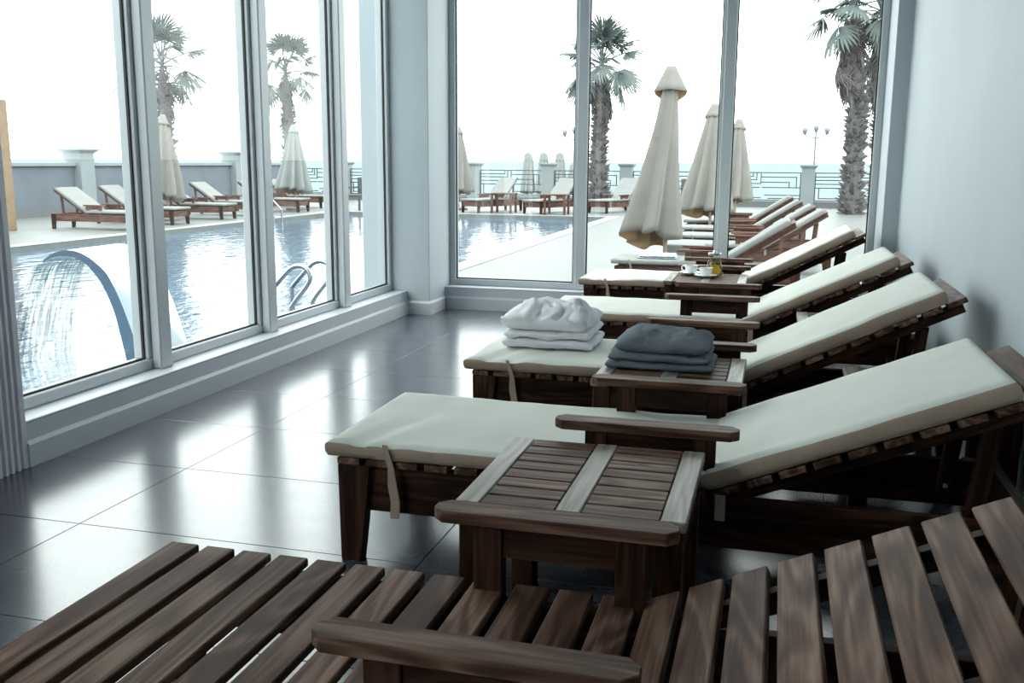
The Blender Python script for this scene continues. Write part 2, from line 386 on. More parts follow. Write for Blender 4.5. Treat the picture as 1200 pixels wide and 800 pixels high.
window('window_2', True, 7.50, [-1.49, -.405], -2.562, .682, .178, 2.95, .05, .10)
window('added_window', False, -2.905, [-2.9, -1.6, -.3], YB, 1.0, .178, 2.95, .085, .115)  # unseen glazing added behind the camera to let in more daylight

# ------------------------------------------------------------------ loungers
def slab_cushion(name, L, W, T, nx, ny, amp, seed, mats, round_=.018, puff=.0, pucker=None):
    """soft mattress block, x 0..L, y 0..W, z 0..T; mats[0] top, mats[1] sides"""
    bm = bmesh.new(); nz = 3
    xs = [0, .012] + [L * k / nx for k in range(1, nx)] + [L - .012, L]
    ys = [0, .012] + [W * k / ny for k in range(1, ny)] + [W - .012, W]
    zs = [0, T * .35, T * .72, T]
    grid = {}
    def V(i, j, k):
        key = (i, j, k)
        if key not in grid:
            x, y, z = xs[i], ys[j], zs[k]
            dx = min(x, L - x); dy = min(y, W - y)
            if k == 3:
                e = min(dx, dy)
                if e < .011: z -= round_ * .45
                nv = noise.noise(Vector((x * 3 + seed, y * 3.5, seed))) * amp + noise.noise(Vector((x * 9 + seed, y * 4, seed + 4))) * amp * .6
                nv += puff * min(1, dx / .15) * min(1, dy / .15)
                if pucker:
                    px, s = pucker
                    d = abs(x - px - .25 * (y)) ; nv -= s * math.exp(-(d / .022) ** 2) * max(0, 1 - y / (W * .75))
                    d2 = abs(x - px - .10 - .5 * y); nv -= s * .6 * math.exp(-(d2 / .03) ** 2) * max(0, 1 - y / (W * .6))
                z += nv
            else:
                side = noise.noise(Vector((x * 7 + seed, y * 7, seed + z * 10)))
                bulge = .006 * math.sin(PI * z / T) + side * .004
                if i == 0: x -= bulge
                if i == len(xs) - 1: x += bulge
                if j == 0: y -= bulge
                if j == len(ys) - 1: y += bulge
                if k == 0 and (i in (0, len(xs) - 1) or j in (0, len(ys) - 1)): z += .004 + side * .004
            grid[key] = bm.verts.new((x, y, z))
        return grid[key]
    I, J = len(xs) - 1, len(ys) - 1
    def F(vs, mi):
        f = bm.faces.new(vs); f.material_index = mi; f.smooth = True
    for i in range(I):
        for j in range(J):
            F((V(i, j, 3), V(i + 1, j, 3), V(i + 1, j + 1, 3), V(i, j + 1, 3)), 0)
            F((V(i, j, 0), V(i, j + 1, 0), V(i + 1, j + 1, 0), V(i + 1, j, 0)), 1)
    for k in range(nz):
        for i in range(I):
            F((V(i, 0, k), V(i + 1, 0, k), V(i + 1, 0, k + 1), V(i, 0, k + 1)), 1)
            F((V(i, J, k), V(i, J, k + 1), V(i + 1, J, k + 1), V(i + 1, J, k)), 1)
        for j in range(J):
            F((V(0, j, k), V(0, j, k + 1), V(0, j + 1, k + 1), V(0, j + 1, k)), 1)
            F((V(I, j, k), V(I, j + 1, k), V(I, j + 1, k + 1), V(I, j, k + 1)), 1)
    me = tomesh(bm, name, True, 60)
    for x in mats: me.materials.append(x)
    return me
LW = .605                       # lounger width
PITCH = .0905
SEAT = PITCH * 12               # hinge at x = SEAT
ZS = .317                       # top of the slats
slat_me = box_me('slat', (-.035, -LW / 2, -.02), (.035, LW / 2, 0), .0025)
bslat_me = slat_me.copy()
def arm_parts(root, y, fr='frame_'):
    poly = []
    L, Wd, ch = .495, .068, .022
    pts = [(ch, 0), (L - ch, 0), (L, ch), (L, Wd - ch), (L - ch, Wd), (ch, Wd), (0, Wd - ch), (0, ch)]
    me = prism_me('armrest', pts, 2, -.026, 0, .002)
    ar = link('armrest', me, M['wood_x' if fr == 'frame_' else fr + 'x'], root, (.65, y - Wd / 2, .483))
    for px in (.085, .375):
        box('armrest_post', (px, Wd / 2 - .018, -.200), (px + .06, Wd / 2 + .018, -.026), M[fr + 'z'], ar, .002)
    box('armrest_apron', (px - .23, Wd / 2 - .012, -.095), (px, Wd / 2 + .012, -.0262), M[fr + 'x'], ar, .002)
    return ar
def leg_me(flip=False):
    """tapered leg: full width at the top, narrower foot; straight outer edge"""
    pts = [(0, 0.0), (.062, 0.0), (.098, .296), (-.004, .296)]
    if flip: pts = [(-x, z) for x, z in pts]
    return prism_me('leg', pts, 1, -.0225, .0225, .002)
leg_a, leg_b = leg_me(), leg_me(True)
def make_lounger( angle=24, cushion=True, slats=True, seed=1, fr='frame_', top=None, back_len=.83):
    root = empty('sun_lounger')
    END = SEAT + .80
    # frame
    for y in (.022, LW - .022 - .028):
        box('side_rail', (.012, y, .155), (END, y + .028, .297), M[fr + 'x'], root, .002)
    box('end_rail', (.012, .05, .17), (.040, LW - .05, .297), M[fr + 'y'], root, .002)
    box('end_rail', (END - .028, .05, .17), (END, LW - .05, .297), M[fr + 'y'], root, .002)
    for y in (.0225, LW - .0225):
        link('leg', leg_a, M[fr + 'z'], root, (.006, y, 0))
        link('leg', leg_b, M[fr + 'z'], root, (END + .002, y, 0))
    if slats:
        for k in range(12):
            link('slat', slat_me, M['wood_y'], root, (.035 + k * PITCH, LW / 2, ZS))
    # back, raised about the hinge
    a = R(angle); h = Vector((SEAT - .004, 0, ZS))
    bk = empty('backrest', h, 0, root); bk.rotation_euler = (0, -a, 0)
    for y in (.055, LW - .055 - .03):
        box('back_rail', (.0, y, -.062), (.86, y + .03, -.0205), M[fr + 'x'], bk, .002)
    if slats:
        for k in range(10):
            link('slat', bslat_me, M['wood_y'], bk, (.035 + k * .0895, LW / 2, 0))
    else:
        box('back_panel', (.0, .02, -.02), (.87, LW - .02, 0), M[fr + 'y'], bk)
    # prop frame
    zt = ZS + .70 * math.sin(a) - .062 * math.cos(a); xt = SEAT + .70 * math.cos(a) + .03
    for y in (.088, LW - .088 - .03):
        L = math.hypot(.035, zt - .2)
        me = box_me('prop', (-.021, -.015, 0), (.021, .015, L)); o = link('prop', me, M[fr + 'z'], root, (xt - .035, y + .015, .2)); o.rotation_euler = (0, math.atan2(.035, zt - .2), 0)
        box('bolt_head', (-.007, -.018, .03), (.007, -.0151, .044), M['screw'], o)
    for y in (.0, LW): arm_parts(root, y + (.03 if y == 0 else -.03), fr)
    if cushion:
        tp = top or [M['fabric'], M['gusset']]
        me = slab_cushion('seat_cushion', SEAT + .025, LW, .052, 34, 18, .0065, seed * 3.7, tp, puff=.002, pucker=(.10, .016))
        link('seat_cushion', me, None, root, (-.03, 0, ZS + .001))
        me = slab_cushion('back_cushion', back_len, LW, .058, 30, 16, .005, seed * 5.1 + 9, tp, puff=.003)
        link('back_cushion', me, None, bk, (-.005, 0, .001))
        # tie strap hanging over the rail near the foot
        st = [(.155, -.010, ZS + .052), (.165, -.014, ZS + .02), (.176, -.016, ZS - .01), (.178, -.012, .25), (.186, -.010, .20), (.183, -.010, .150)]
        bm = bmesh.new(); rows = []
        for k, (x, y, z) in enumerate(st):
            hw = .007 if k == 0 else (.009 if k < 3 else .014)
            rows.append([bm.verts.new((x - hw, y, z)), bm.verts.new((x + hw, y - .001, z)), bm.verts.new((x + hw, y + .003, z)), bm.verts.new((x - hw, y + .004, z))])
        for p, q in zip(rows, rows[1:]):
            for i in range(4): bm.faces.new((p[i], p[(i + 1) % 4], q[(i + 1) % 4], q[i]))
        bm.faces.new(rows[0]); bm.faces.new(rows[-1][::-1])
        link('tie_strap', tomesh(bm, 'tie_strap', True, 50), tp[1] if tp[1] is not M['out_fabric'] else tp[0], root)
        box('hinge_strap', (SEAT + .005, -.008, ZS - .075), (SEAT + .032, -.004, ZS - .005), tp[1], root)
    return root
LG = 'indoor wooden sun loungers in a row'
specs = [((-1.293, 1.205), 23.7, False, 'bare slatted wooden sun lounger without cushion, nearest in the foreground'),
         ((-1.210, 2.497), 22.3, True, 'wooden sun lounger with cream cushion just behind the bare slatted lounger'),
         ((-1.195, 3.760), 26.3, True, 'wooden sun lounger whose cream seat carries the folded white towels'),
         ((-1.210, 5.150), 25.8, True, 'cream cushioned wooden lounger directly behind the one with white towels'),
         ((-1.300, 6.690), 28.0, True, 'cream cushioned wooden lounger against the far window, beside the tea table')]
loungers = []
for k, ((x, y), ang, cu, lab) in enumerate(specs):
    o = make_lounger(ang, cu, True, k + 1, back_len=(.83, .785, .82, .82, .82)[k]); o.location = (x, y, 0)
    tag(o, lab, 'sun lounger', LG); loungers.append(o)

# ------------------------------------------------------------------ side tables
def make_table():
    root = empty('side_table'); Wx, Dy, z = .506, .52, .44
    em = box_me('end_board', (-.0275, -Dy / 2, -.024), (.0275, Dy / 2, 0), .003)
    for x in (.0275, Wx / 2, Wx - .0275): link('end_board' if x != Wx / 2 else 'centre_board', em, M['grey_wood_y'], root, (x, Dy / 2, z))
    inner = (Wx - 3 * .055) / 2
    sm = box_me('top_slat', (-inner / 2 + .002, -.0285, -.02), (inner / 2 - .002, .0285, 0), .002)
    for c in (0, 1):
        for k in range(8):
            link('top_slat', sm, M['wood_x'], root, (.055 + inner / 2 + c * (inner + .055), Dy * (k + .5) / 8, z - .001))
    for y in (.012, Dy - .012 - .022): box('apron', (.02, y, z - .115), (Wx - .02, y + .022, z - .0245), M['frame_x'], root, .002)
    for x in (.012, Wx - .034): box('side_apron', (x, .05, z - .115), (x + .022, Dy - .05, z - .0245), M['frame_y'], root, .002)
    for x in (.008, Wx - .008 - .06):
        for y in (.006, Dy - .006 - .06):
            box('leg', (x, y, 0), (x + .06, y + .06, z - .0242), M['frame_z'], root, .003)
    return root
tb = make_table()
TG = 'slatted wooden side tables between the loungers'
tabs = [((-.653, 1.925, 0), 'slatted wooden side table in front of the nearest cream cushioned lounger, empty top'),
        ((-.590, 3.195, 0), 'slatted wooden side table holding the folded grey towels'),
        ((-.675, 6.10, 0), 'slatted wooden side table holding the cups and glass jug'),
        ((.262, 3.17, 0), 'dark side table by the right wall, behind the raised back of the nearest cushioned lounger'),
        ((.118, 4.50, 0), 'side table glimpsed under the raised back of the third cushioned lounger')]
for k, (loc, lab) in enumerate(tabs):
    o = tb if k == 0 else copy_tree(tb); o.location = loc; tag(o, lab, 'side table', TG)

# ------------------------------------------------------------------ towels
def towel_me(name, L, W, T, layers, seed, crumple=.006, fold_left=True, sag=0.0, taper=0.0):
    """folded towel: LAYERS soft plies, joined by rounded folds at one end; seen from the front as stacked edges"""
    bm = bmesh.new(); t = T / layers
    prof = []                                   # cross-section in XZ, a snaking sheet outline
    for k in range(layers):
        z0, z1 = k * t, (k + 1) * t - t * .10
        ins = .012 * (k % 2) + taper * k
        n = 40; rr = (z1 - z0) / 2
        lo = [(ins + rr + (L - 2 * ins - 2 * rr) * i / n, z0) for i in range(n + 1)]
        hi = [(ins + rr + (L - 2 * ins - 2 * rr) * i / n, z1) for i in range(n, -1, -1)]
        cap_r = [(L - ins - rr + rr * math.cos(q), z0 + rr + rr * math.sin(q)) for q in (-1.0, -.5, 0, .5, 1.0)]
        cap_l = [(ins + rr - rr * math.cos(q), z0 + rr + rr * math.sin(q)) for q in (1.0, .5, 0, -.5, -1.0)]
        prof.append(lo + cap_r + hi + cap_l)
    ny = 30
    for k, pr in enumerate(prof):
        rings = []
        zmid = (k + .5) * t
        for j in range(-1, ny + 2):
            v = min(max(j / ny, 0), 1); y = W * v
            ring = []
            for (x, z) in pr:
                zz, yy, xx = z, y, x
                if j in (-1, ny + 1):                       # rounded front and back edges
                    zz = zmid + (z - zmid) * .35; yy = y - .011 if j < 0 else y + .011
                elif j in (0, ny):
                    zz = zmid + (z - zmid) * .90
                top = zz / T
                e = min(1, min(x, L - x) / (.22 * L)); e2 = min(1, min(v, 1 - v) / .25)
                d = noise.noise(Vector((x * 11 + seed, y * 13, zz * 16 + seed))) * crumple
                d += noise.noise(Vector((x * 26 + seed, y * 30, zz * 40 + seed * 2))) * crumple * .45
                d -= max(0, .22 - abs(noise.noise(Vector((x * 15 + y * 9 + seed, y * 17 - x * 6, zz * 20 + seed * 3))))) * crumple * 2.2
                zz += d * (.25 + top) - sag * top * (1 - e * e2)
                yy += noise.noise(Vector((x * 10, zz * 30 + seed, 3.3))) * crumple * .9
                xx += noise.noise(Vector((y * 10, zz * 30 + seed, 7.3))) * crumple * .9
                ring.append(bm.verts.new((xx, yy, max(zz, .001))))
            rings.append(ring)
        n = len(pr)
        for a, b in zip(rings, rings[1:]):
            for i in range(n): bm.faces.new((a[i], a[(i + 1) % n], b[(i + 1) % n], b[i]))
        bm.faces.new(rings[0]); bm.faces.new(rings[-1][::-1])
    return tomesh(bm, name, True, 80)
def towel(label, L, W, T, layers, seed, mt, loc, rz, group, **kw):
    o = link('folded_towel', towel_me('folded_towel', L, W, T, layers, seed, **kw), mt, None, loc, (0, 0, rz))
    return tag(o, label, 'towel', group)
zc = ZS + .062
towel('white folded towel at the bottom of the white pile', .40, .34, .086, 2, 2.2, M['white_towel'], (-1.13, 3.99, zc), R(1), 'white towels on the lounger', crumple=.011)
towel('puffy crumpled white towel on top of the white pile', .385, .33, .120, 1, 5.7, M['white_towel'], (-1.135, 3.985, zc + .080), R(-1), 'white towels on the lounger', crumple=.018, sag=.045)
towel('dark grey folded towel at the bottom of the grey pile', .385, .26, .062, 2, 8.4, M['grey_towel'], (-.578, 3.40, .441), R(-1), 'grey towels on the side table', crumple=.008)
towel('grey folded towel with rounded top, upper of the grey pile', .335, .25, .082, 1, 3.9, M['grey_towel'], (-.542, 3.405, .503), R(-1), 'grey towels on the side table', crumple=.010, sag=.030)

# ------------------------------------------------------------------ tea things
def cup(loc, label, rz):
    root = empty('tea_cup', loc, rz)
    prof = [(.022, .0), (.024, .004), (.030, .012), (.038, .028), (.043, .05), (.0445, .058), (.042, .058), (.040, .05), (.035, .028), (.026, .012), (.004, .010)]
    link('cup_body', lathe_me('cup_body', prof, 28), M['china'], root)
    link('tea', lathe_me('tea', [(.0, .044), (.0375, .044), (.0375, .045), (.0, .045)], 24, False), M['tea'], root)
    link('handle', tube_me('handle', [(.041, 0, .048), (.056, 0, .052), (.066, 0, .042), (.062, 0, .026), (.046, 0, .019), (.036, 0, .020)], .0042, 8), M['china'], root)
    return tag(root, label, 'cup', 'tea cups on the table')
def saucer(loc, label):
    prof = [(.026, .0), (.032, .0), (.055, .008), (.074, .016), (.076, .018), (.073, .0185), (.052, .0115), (.030, .005), (.003, .005)]
    o = link('saucer', lathe_me('saucer', prof, 32), M['china'], None, loc)
    return tag(o, label, 'saucer', 'saucers under the tea cups')
zt = .4405
saucer((-.430, 6.36, zt), 'white saucer nearer the viewer, under the front white cup'); cup((-.430, 6.36, zt + .0055), 'white tea cup in front of the glass jug', R(200))
saucer((-.535, 6.49, zt), 'white saucer further back, under the left white cup'); cup((-.535, 6.49, zt + .0055), 'white tea cup left of the glass jug, further back', R(170))
jg = empty('glass_jug', (-.385, 6.475, zt)); tag(jg, 'small glass jug of lemon and mint water with a lid', 'jug')
link('jug_body', lathe_me('jug_body', [(.004, .001), (.058, .001), (.062, .006), (.060, .030), (.050, .075), (.040, .105), (.038, .118), (.042, .138), (.0395, .138), (.0355, .118), (.0375, .105), (.0475, .075), (.057, .030), (.058, .008), (.004, .006)], 32), M['jug_glass'], jg)
link('lemon_water', lathe_me('lemon_water', [(.004, .007), (.055, .008), (.0555, .030), (.0465, .073), (.041, .088), (.003, .088)], 28), M['infusion'], jg)
for k, (x, y, z, tx, ty) in enumerate([(-.02, -.025, .025, 70, 20), (.022, -.022, .035, 80, -30), (.0, -.012, .055, 60, 60), (.02, .015, .045, 30, 80)]):
    link('lemon_slice', lathe_me('lemon_slice', [(.002, -.003), (.024, -.003), (.026, 0), (.024, .003), (.002, .003)], 18), M['lemon'], jg, (x, y, z), (R(tx), R(ty), 0))
bm = bmesh.new()
for k in range(16):
    c = Vector((random.uniform(-.026, .026), random.uniform(-.026, .026), random.uniform(.066, .092))); a = random.uniform(0, 6.28); q = Vector((math.cos(a), math.sin(a), random.uniform(-.4, .6))) * .013; s = Vector((-math.sin(a), math.cos(a), .2)) * .006
    bm.faces.new([bm.verts.new(c - q), bm.verts.new(c + s), bm.verts.new(c + q), bm.verts.new(c - s)])
mi = link('mint_leaves', tomesh(bm, 'mint_leaves'), M['mint'], jg); mi['kind'] = 'stuff'
link('lid', lathe_me('lid', [(.002, .136), (.041, .136), (.043, .139), (.043, .149), (.040, .152), (.014, .153), (.012, .165), (.002, .166)], 24), M['steel'], jg)

# ------------------------------------------------------------------ terrace: ground, pool
D = -.20; WZ = -.285
PX0, PX1, PY0, PY1 = -11.48, -4.14, -3.0, 24.2
YK = 31.9
def structure(name, o): tag(o, kind='structure'); return o
tf = empty('floor_terrace'); tag(tf, kind='structure')
box('paving', (PX1, -6, D - .5), (-3.115, 7.0, D), M['paving'], tf)
box('paving', (PX1, 7.0, D - .5), (14, PY1, D), M['paving'], tf)
box('paving', (-17, PY1, D - .5), (14, YK, D), M['paving'], tf)
box('paving', (-17, -6, D - .5), (PX0, PY1, D), M['paving'], tf)
for a, b in (((PX1 - .01, PY0, D), (PX1 + .28, PY1, D + .012)), ((PX0 - .28, PY0, D), (PX0 + .01, PY1, D + .012)), ((PX0 - .28, PY1 - .01, D), (PX1 + .28, PY1 + .28, D + .012))):
    box('pool_coping', a, b, M['coping'], tf, .004)
pb = empty('floor_pool'); tag(pb, kind='structure')
box('basin', (PX0 - .2, PY0 - .2, -1.9), (PX1 + .2, PY1 + .2, -1.6), M['pool_tile'], pb)
bm = bmesh.new()
vs = [bm.verts.new((x, y, WZ)) for x, y in ((PX0, PY0), (PX1, PY0), (PX1, PY1), (PX0, PY1))]
bm.faces.new(vs)
wt = link('pool_water', tomesh(bm, 'pool_water'), M['water']); tag(wt, 'rippled blue pool water reflecting the white sky', 'water', None, 'stuff')

# parapet on the left, pillars, balustrade
tw = empty('wall_terrace'); tag(tw, kind='structure')
XP = -17.0
def pillar(parent, x, y, w, ztop, mt, capw=.07):
    p = box('pillar', (x - w / 2, y - w / 2, D), (x + w / 2, y + w / 2, ztop - .05), mt, parent, .01)
    bm = bmesh.new()
    prof = [(w / 2, ztop - .12), (w / 2 + capw * .5, ztop - .08), (w / 2 + capw, ztop - .045), (w / 2 + capw, ztop - .01), (w / 2 + capw * .7, ztop)]
    rings = []
    for h, z in prof: rings.append([bm.verts.new((sx * h, sy * h, z)) for sx, sy in ((-1, -1), (1, -1), (1, 1), (-1, 1))])
    for a, b in zip(rings, rings[1:]):
        for k in range(4): bm.faces.new((a[k], a[(k + 1) % 4], b[(k + 1) % 4], b[k]))
    bm.faces.new(rings[0][::-1]); bm.faces.new(rings[-1])
    c = link('pillar_cap', tomesh(bm, 'pillar_cap'), mt, p, (0, 0, -((D + ztop - .05) / 2)))
    return p
ys = [6.5, 13.7, 20.95, 28.15, YK]
for a, b in zip(ys, ys[1:]):
    box('wall_panel', (XP - .1, a + .25, .03), (XP + .06, b - .25, .98), M['terrace_grey'], tw)
    box('wall_plinth', (XP - .12, a + .25, D), (XP + .10, b - .25, .03), M['plinth'], tw)
    box('wall_coping', (XP - .16, a + .2, .98), (XP + .14, b - .2, 1.07), M['terrace_white'], tw, .01)
for y in ys[:-1]: pillar(tw, XP, y, .52, 1.42, M['terrace_white'], .10)
bal = empty('wall_balustrade'); tag(bal, kind='structure')
px = [XP, -14.83, -12.44, -10.04, -7.45, -4.83, -1.99, .85, 3.69, 6.53, 9.37]
box('kerb', (XP, YK - .16, D), (9.6, YK + .16, -.01), M['plinth'], bal)
for x in px: pillar(bal, x, YK, .40, 1.12, M['terrace_white'], .06)
half = [((0, .86), (.40, .86)), ((.40, .86), (.40, 1)), ((0, .74), (.445, .74)), ((.445, .74), (.445, 1)), ((0, .60), (.50, .60)), ((.50, .60), (.50, 1)),
        ((.50, .84), (.95, .84)), ((.95, .84), (.95, .46)), ((.50, .65), (.86, .65)), ((.86, .65), (.86, .46))]
for a, b in zip(px, px[1:]):
    rl = empty('railing', ((a + b) / 2, YK, 0), 0, bal); W = b - a - .44; z0, z1 = .02, .87; t = .028
    segs = [((0, 1), (1, 1)), ((0, 0), (1, 0)), ((0, 0), (0, 1)), ((1, 0), (1, 1)), ((.52, .46), (1, .46)), ((0, .46), (.48, .46))] + half + [((1 - p[0], .92 - p[1]), (1 - q[0], .92 - q[1])) for p, q in half[:1] + half[2:3] + half[6:8]]
    for p, q in segs:
        X0, X1 = sorted((p[0], q[0])); Z0, Z1 = sorted((p[1], q[1]))
        bar('bar', ((X0 - .5) * W - t / 2, -t / 2, z0 + max(Z0, 0) * (z1 - z0) - t / 2), ((X1 - .5) * W + t / 2, t / 2, z0 + min(Z1, 1) * (z1 - z0) + t / 2), M['rail_metal'], rl)
added_wing = box('wall_added_wing', (-26, -7.4, -1), (-8.0, -6.4, 4.0), M['added_wing']); tag(added_wing, kind='structure')  # unseen building added so the steel arch reflects something dark
# beach and sea
be = box('floor_beach', (-90, YK + .16, -1.6), (90, 62, -1.2), M['sand']); tag(be, kind='structure')
se = box('sea', (-2600, 62, -3), (2600, 7000, -2.0), M['sea']); tag(se, 'pale calm sea reaching to the horizon', 'sea', None, 'stuff')

# ------------------------------------------------------------------ fountain, ladders
fo = empty('pool_fountain', (-4.24, 5.57, WZ)); tag(fo, 'arched polished steel waterfall fountain standing at the pool edge', 'fountain')
inner = [(-4.872, .466), (-4.802, .498), (-4.717, .515), (-4.621, .509), (-4.529, .469), (-4.441, .379), (-4.381, .282), (-4.325, .143), (-4.285, -.03), (-4.245, -.226), (-4.232, -.32)]
outer = [(-4.878, .474), (-4.810, .520), (-4.728, .550), (-4.644, .558), (-4.550, .538), (-4.459, .489), (-4.358, .399), (-4.277, .239), (-4.221, .09), (-4.160, -.10), (-4.105, -.32)]
def smooth_line(p, n=5):
    out = []
    for i in range(len(p) - 1):
        p0, p1, p2, p3 = p[max(i - 1, 0)], p[i], p[i + 1], p[min(i + 2, len(p) - 1)]
        for k in range(n):
            t = k / n
            out.append(tuple(.5 * (2 * p1[c] + (p2[c] - p0[c]) * t + (2 * p0[c] - 5 * p1[c] + 4 * p2[c] - p3[c]) * t * t + (3 * p1[c] - p0[c] - 3 * p2[c] + p3[c]) * t ** 3) for c in (0, 1)))
    return out + [p[-1]]
bm = bmesh.new(); I_, O_ = smooth_line(inner), smooth_line(outer)
rows = []
for (xi, zi), (xo, zo) in zip(I_, O_):
    rows.append([bm.verts.new((x + 4.24, y, z - WZ)) for x, z, y in ((xi, zi, 0), (xo, zo, 0), (xo, zo, .55), (xi, zi, .55))])
for a, b in zip(rows, rows[1:]):
    for k in range(4): bm.faces.new((a[k], a[(k + 1) % 4], b[(k + 1) % 4], b[k]))
bm.faces.new(rows[0]); bm.faces.new(rows[-1][::-1])
link('arch', tomesh(bm, 'arch', True, 35), M['steel'], fo)
# falling sheet of water, thin but closed
bm = bmesh.new(); uvl = bm.loops.layers.uv.new('UVMap'); nu, nv = 40, 30; gr = []
for side in (0, 1):
    g = []
    for i in range(nu + 1):
        row = []
        for j in range(nv + 1):
            u, v = i / nu, j / nv
            z = .468 - (.468 - WZ) * v
            x = -4.872 - .33 * math.sqrt(v) + noise.noise(Vector((u * 9, v * 1.6, 2))) * .05 * v
            y = 5.575 + .54 * u + .05 * (u - .5) * v + .04 * v
            row.append(bm.verts.new((x - side * (.012 + .02 * v), y, z)))
        g.append(row)
    gr.append(g)
for side in (0, 1):
    for i in range(nu):
        for j in range(nv):
            g = gr[side]; f = bm.faces.new((g[i][j], g[i + 1][j], g[i + 1][j + 1], g[i][j + 1])); f.smooth = True
            for lp, (uu, vv) in zip(f.loops, ((i, j), (i + 1, j), (i + 1, j + 1), (i, j + 1))): lp[uvl].uv = (uu / nu + side * .37, vv / nv)
me = bpy.data.meshes.new('water_sheet'); bm.to_mesh(me); bm.free()
ws = link('falling_water', me, M['stream']); tag(ws, 'clear sheet of water falling from the steel fountain arch', 'water', None, 'stuff')

def ladder(loc, rz, label):
    root = empty('pool_ladder', loc, rz); tag(root, label, 'pool ladder')
    # local x: 0 water side, + towards the deck
    base = [(0, -.55), (0, .0), (0, .27), (.006, .292), (.03, .322), (.10, .395), (.19, .487), (.225, .515), (.27, .535), (.325, .535), (.37, .515), (.40, .475), (.405, .43), (.385, .385), (.34, .325), (.27, .245), (.225, .185), (.21, .15), (.208, .0)]
    pl = smooth_line(base, 4)
    for y in (0, .42): link('handrail', tube_me('handrail', [(x, y, z) for x, z in pl], .021, 12), M['rail_steel'], root)
    for z in (-.22, -.45): box('step', (-.06, .0, z - .015), (.06, .42, z + .015), M['steel'], root)
    return root
ladder((-4.355, 7.72, WZ), 0, 'steel pool ladder handrails near the window at the pool edge')
ladder((-11.27, 20.7, WZ), PI, 'distant pair of pale pool ladder handrails on the far left pool edge')

# ------------------------------------------------------------------ terrace loungers
def out_lounger(angle, top, seed):
    return make_lounger(angle, True, False, seed, 'out_wood_', top)
protoA = out_lounger(33, [M['out_fabric'], M['out_fabric']], 11)
protoB = out_lounger(44, [M['out_white'], M['out_fabric']], 12)
used = {}
def place(proto, loc, rz, label, group):
    o = proto if proto.name not in used else copy_tree(proto); used[proto.name] = 1
    o.location = (loc[0], loc[1], D); o.rotation_euler = (0, 0, rz); tag(o, label, 'sun lounger', group); return o
left = [(-11.95, 16.75, 'cream terrace lounger nearest the viewer on the far side of the pool'),
        (-12.25, 18.45, 'terrace lounger second along the far side of the pool, partly behind the window post'),
        (-12.35, 20.50, 'terrace lounger beside the closed parasol on the far side of the pool'),
        (-12.45, 22.10, 'terrace lounger with raised back seen just left of the third window post'),
        (-12.25, 24.05, 'brown framed terrace lounger beside the pool ladder on the far side'),
        (-12.75, 26.40, 'terrace lounger by the balustrade behind the second left parasol')]
for x, y, lab in left: place(protoA, (x, y), PI, lab, 'terrace loungers along the far side of the pool')
for x, y, a, lab in ((-7.75, 24.95, 66, 'white cushioned lounger facing the pool, leftmost through the far window'),
                     (-6.05, 25.05, 66, 'white cushioned lounger facing the pool between two small tables'),
                     (-4.45, 25.95, 66, 'white cushioned lounger beside the palm trunk at the far end of the pool')):
    place(protoB, (x, y), R(a), lab, 'loungers at the far end of the pool')
right = [(-1.64, 10.12, 'terrace lounger just outside the far window with a blue patterned cloth on it'),
         (-1.23, 12.45, 'second lounger outside the far window, behind the one with the cloth'),
         (-1.32, 13.95, 'third lounger of the receding terrace row outside the far window'),
         (-1.46, 15.65, 'fourth lounger of the receding terrace row, below the middle parasol'),
         (-1.58, 17.55, 'farthest lounger of the receding terrace row outside the far window')]
for x, y, lab in right: place(protoA, (x, y), 0, lab, 'terrace lounger row outside the far window')
bk = link('folded_cloth', towel_me('folded_cloth', .40, .40, .035, 2, 4.4, crumple=.006), M['book'], None, (-1.40, 10.20, D + ZS + .056), (0, 0, R(4)))
tag(bk, 'blue patterned folded cloth on the nearest terrace lounger', 'cloth')
wbx = box('box_seat', (-1.25, 11.55, D), (-.82, 12.0, D + .42), M['out_white'], None, .02, 2); tag(wbx, 'plain white block seat beyond the nearest closed parasol', 'seat')

def small_table(loc, label):
    root = empty('terrace_table', (loc[0], loc[1], D)); 
    box('table_top', (-.30, -.30, .50), (.30, .30, .535), M['out_wood_x'], root, .005)
    for x in (-.26, .26):
        for y in (-.26, .26): box('leg', (x - .028, y - .028, 0), (x + .028, y + .028, .50), M['out_wood_z'], root)
    return tag(root, label, 'table', 'small tables at the far end of the pool')
small_table((-7.15, 25.35), 'small brown terrace table left of the middle poolside lounger')
small_table((-5.62, 25.05), 'small brown terrace table right of the middle poolside lounger')
def wicker(loc, rz, label):
    root = empty('wicker_chair', (loc[0], loc[1], D), rz)
    box('seat', (-.26, -.26, .36), (.26, .26, .44), M['wicker'], root, .02, 2)
    b = box('backrest', (-.26, .20, .40), (.26, .27, .90), M['wicker'], root, .02, 2)
    for x in (-.235, .235):
        for y in (-.235, .235): box('leg', (x - .02, y - .02, 0), (x + .02, y + .02, .36), M['wicker'], root)
    for x in (-.28, .24): box('arm', (x, -.24, .60), (x + .04, .24, .64), M['wicker'], root, .01)
    return tag(root, label, 'chair', 'dark wicker chairs on the terrace')
wicker((-11.35, 25.3), R(-20), 'dark wicker chair by the pool corner, left of the room corner column')
wicker((-4.26, 29.3), R(15), 'dark wicker chair behind the left edge of the nearest closed parasol')
wicker((-2.55, 28.6), R(-10), 'dark wicker chair right of the nearest closed parasol')

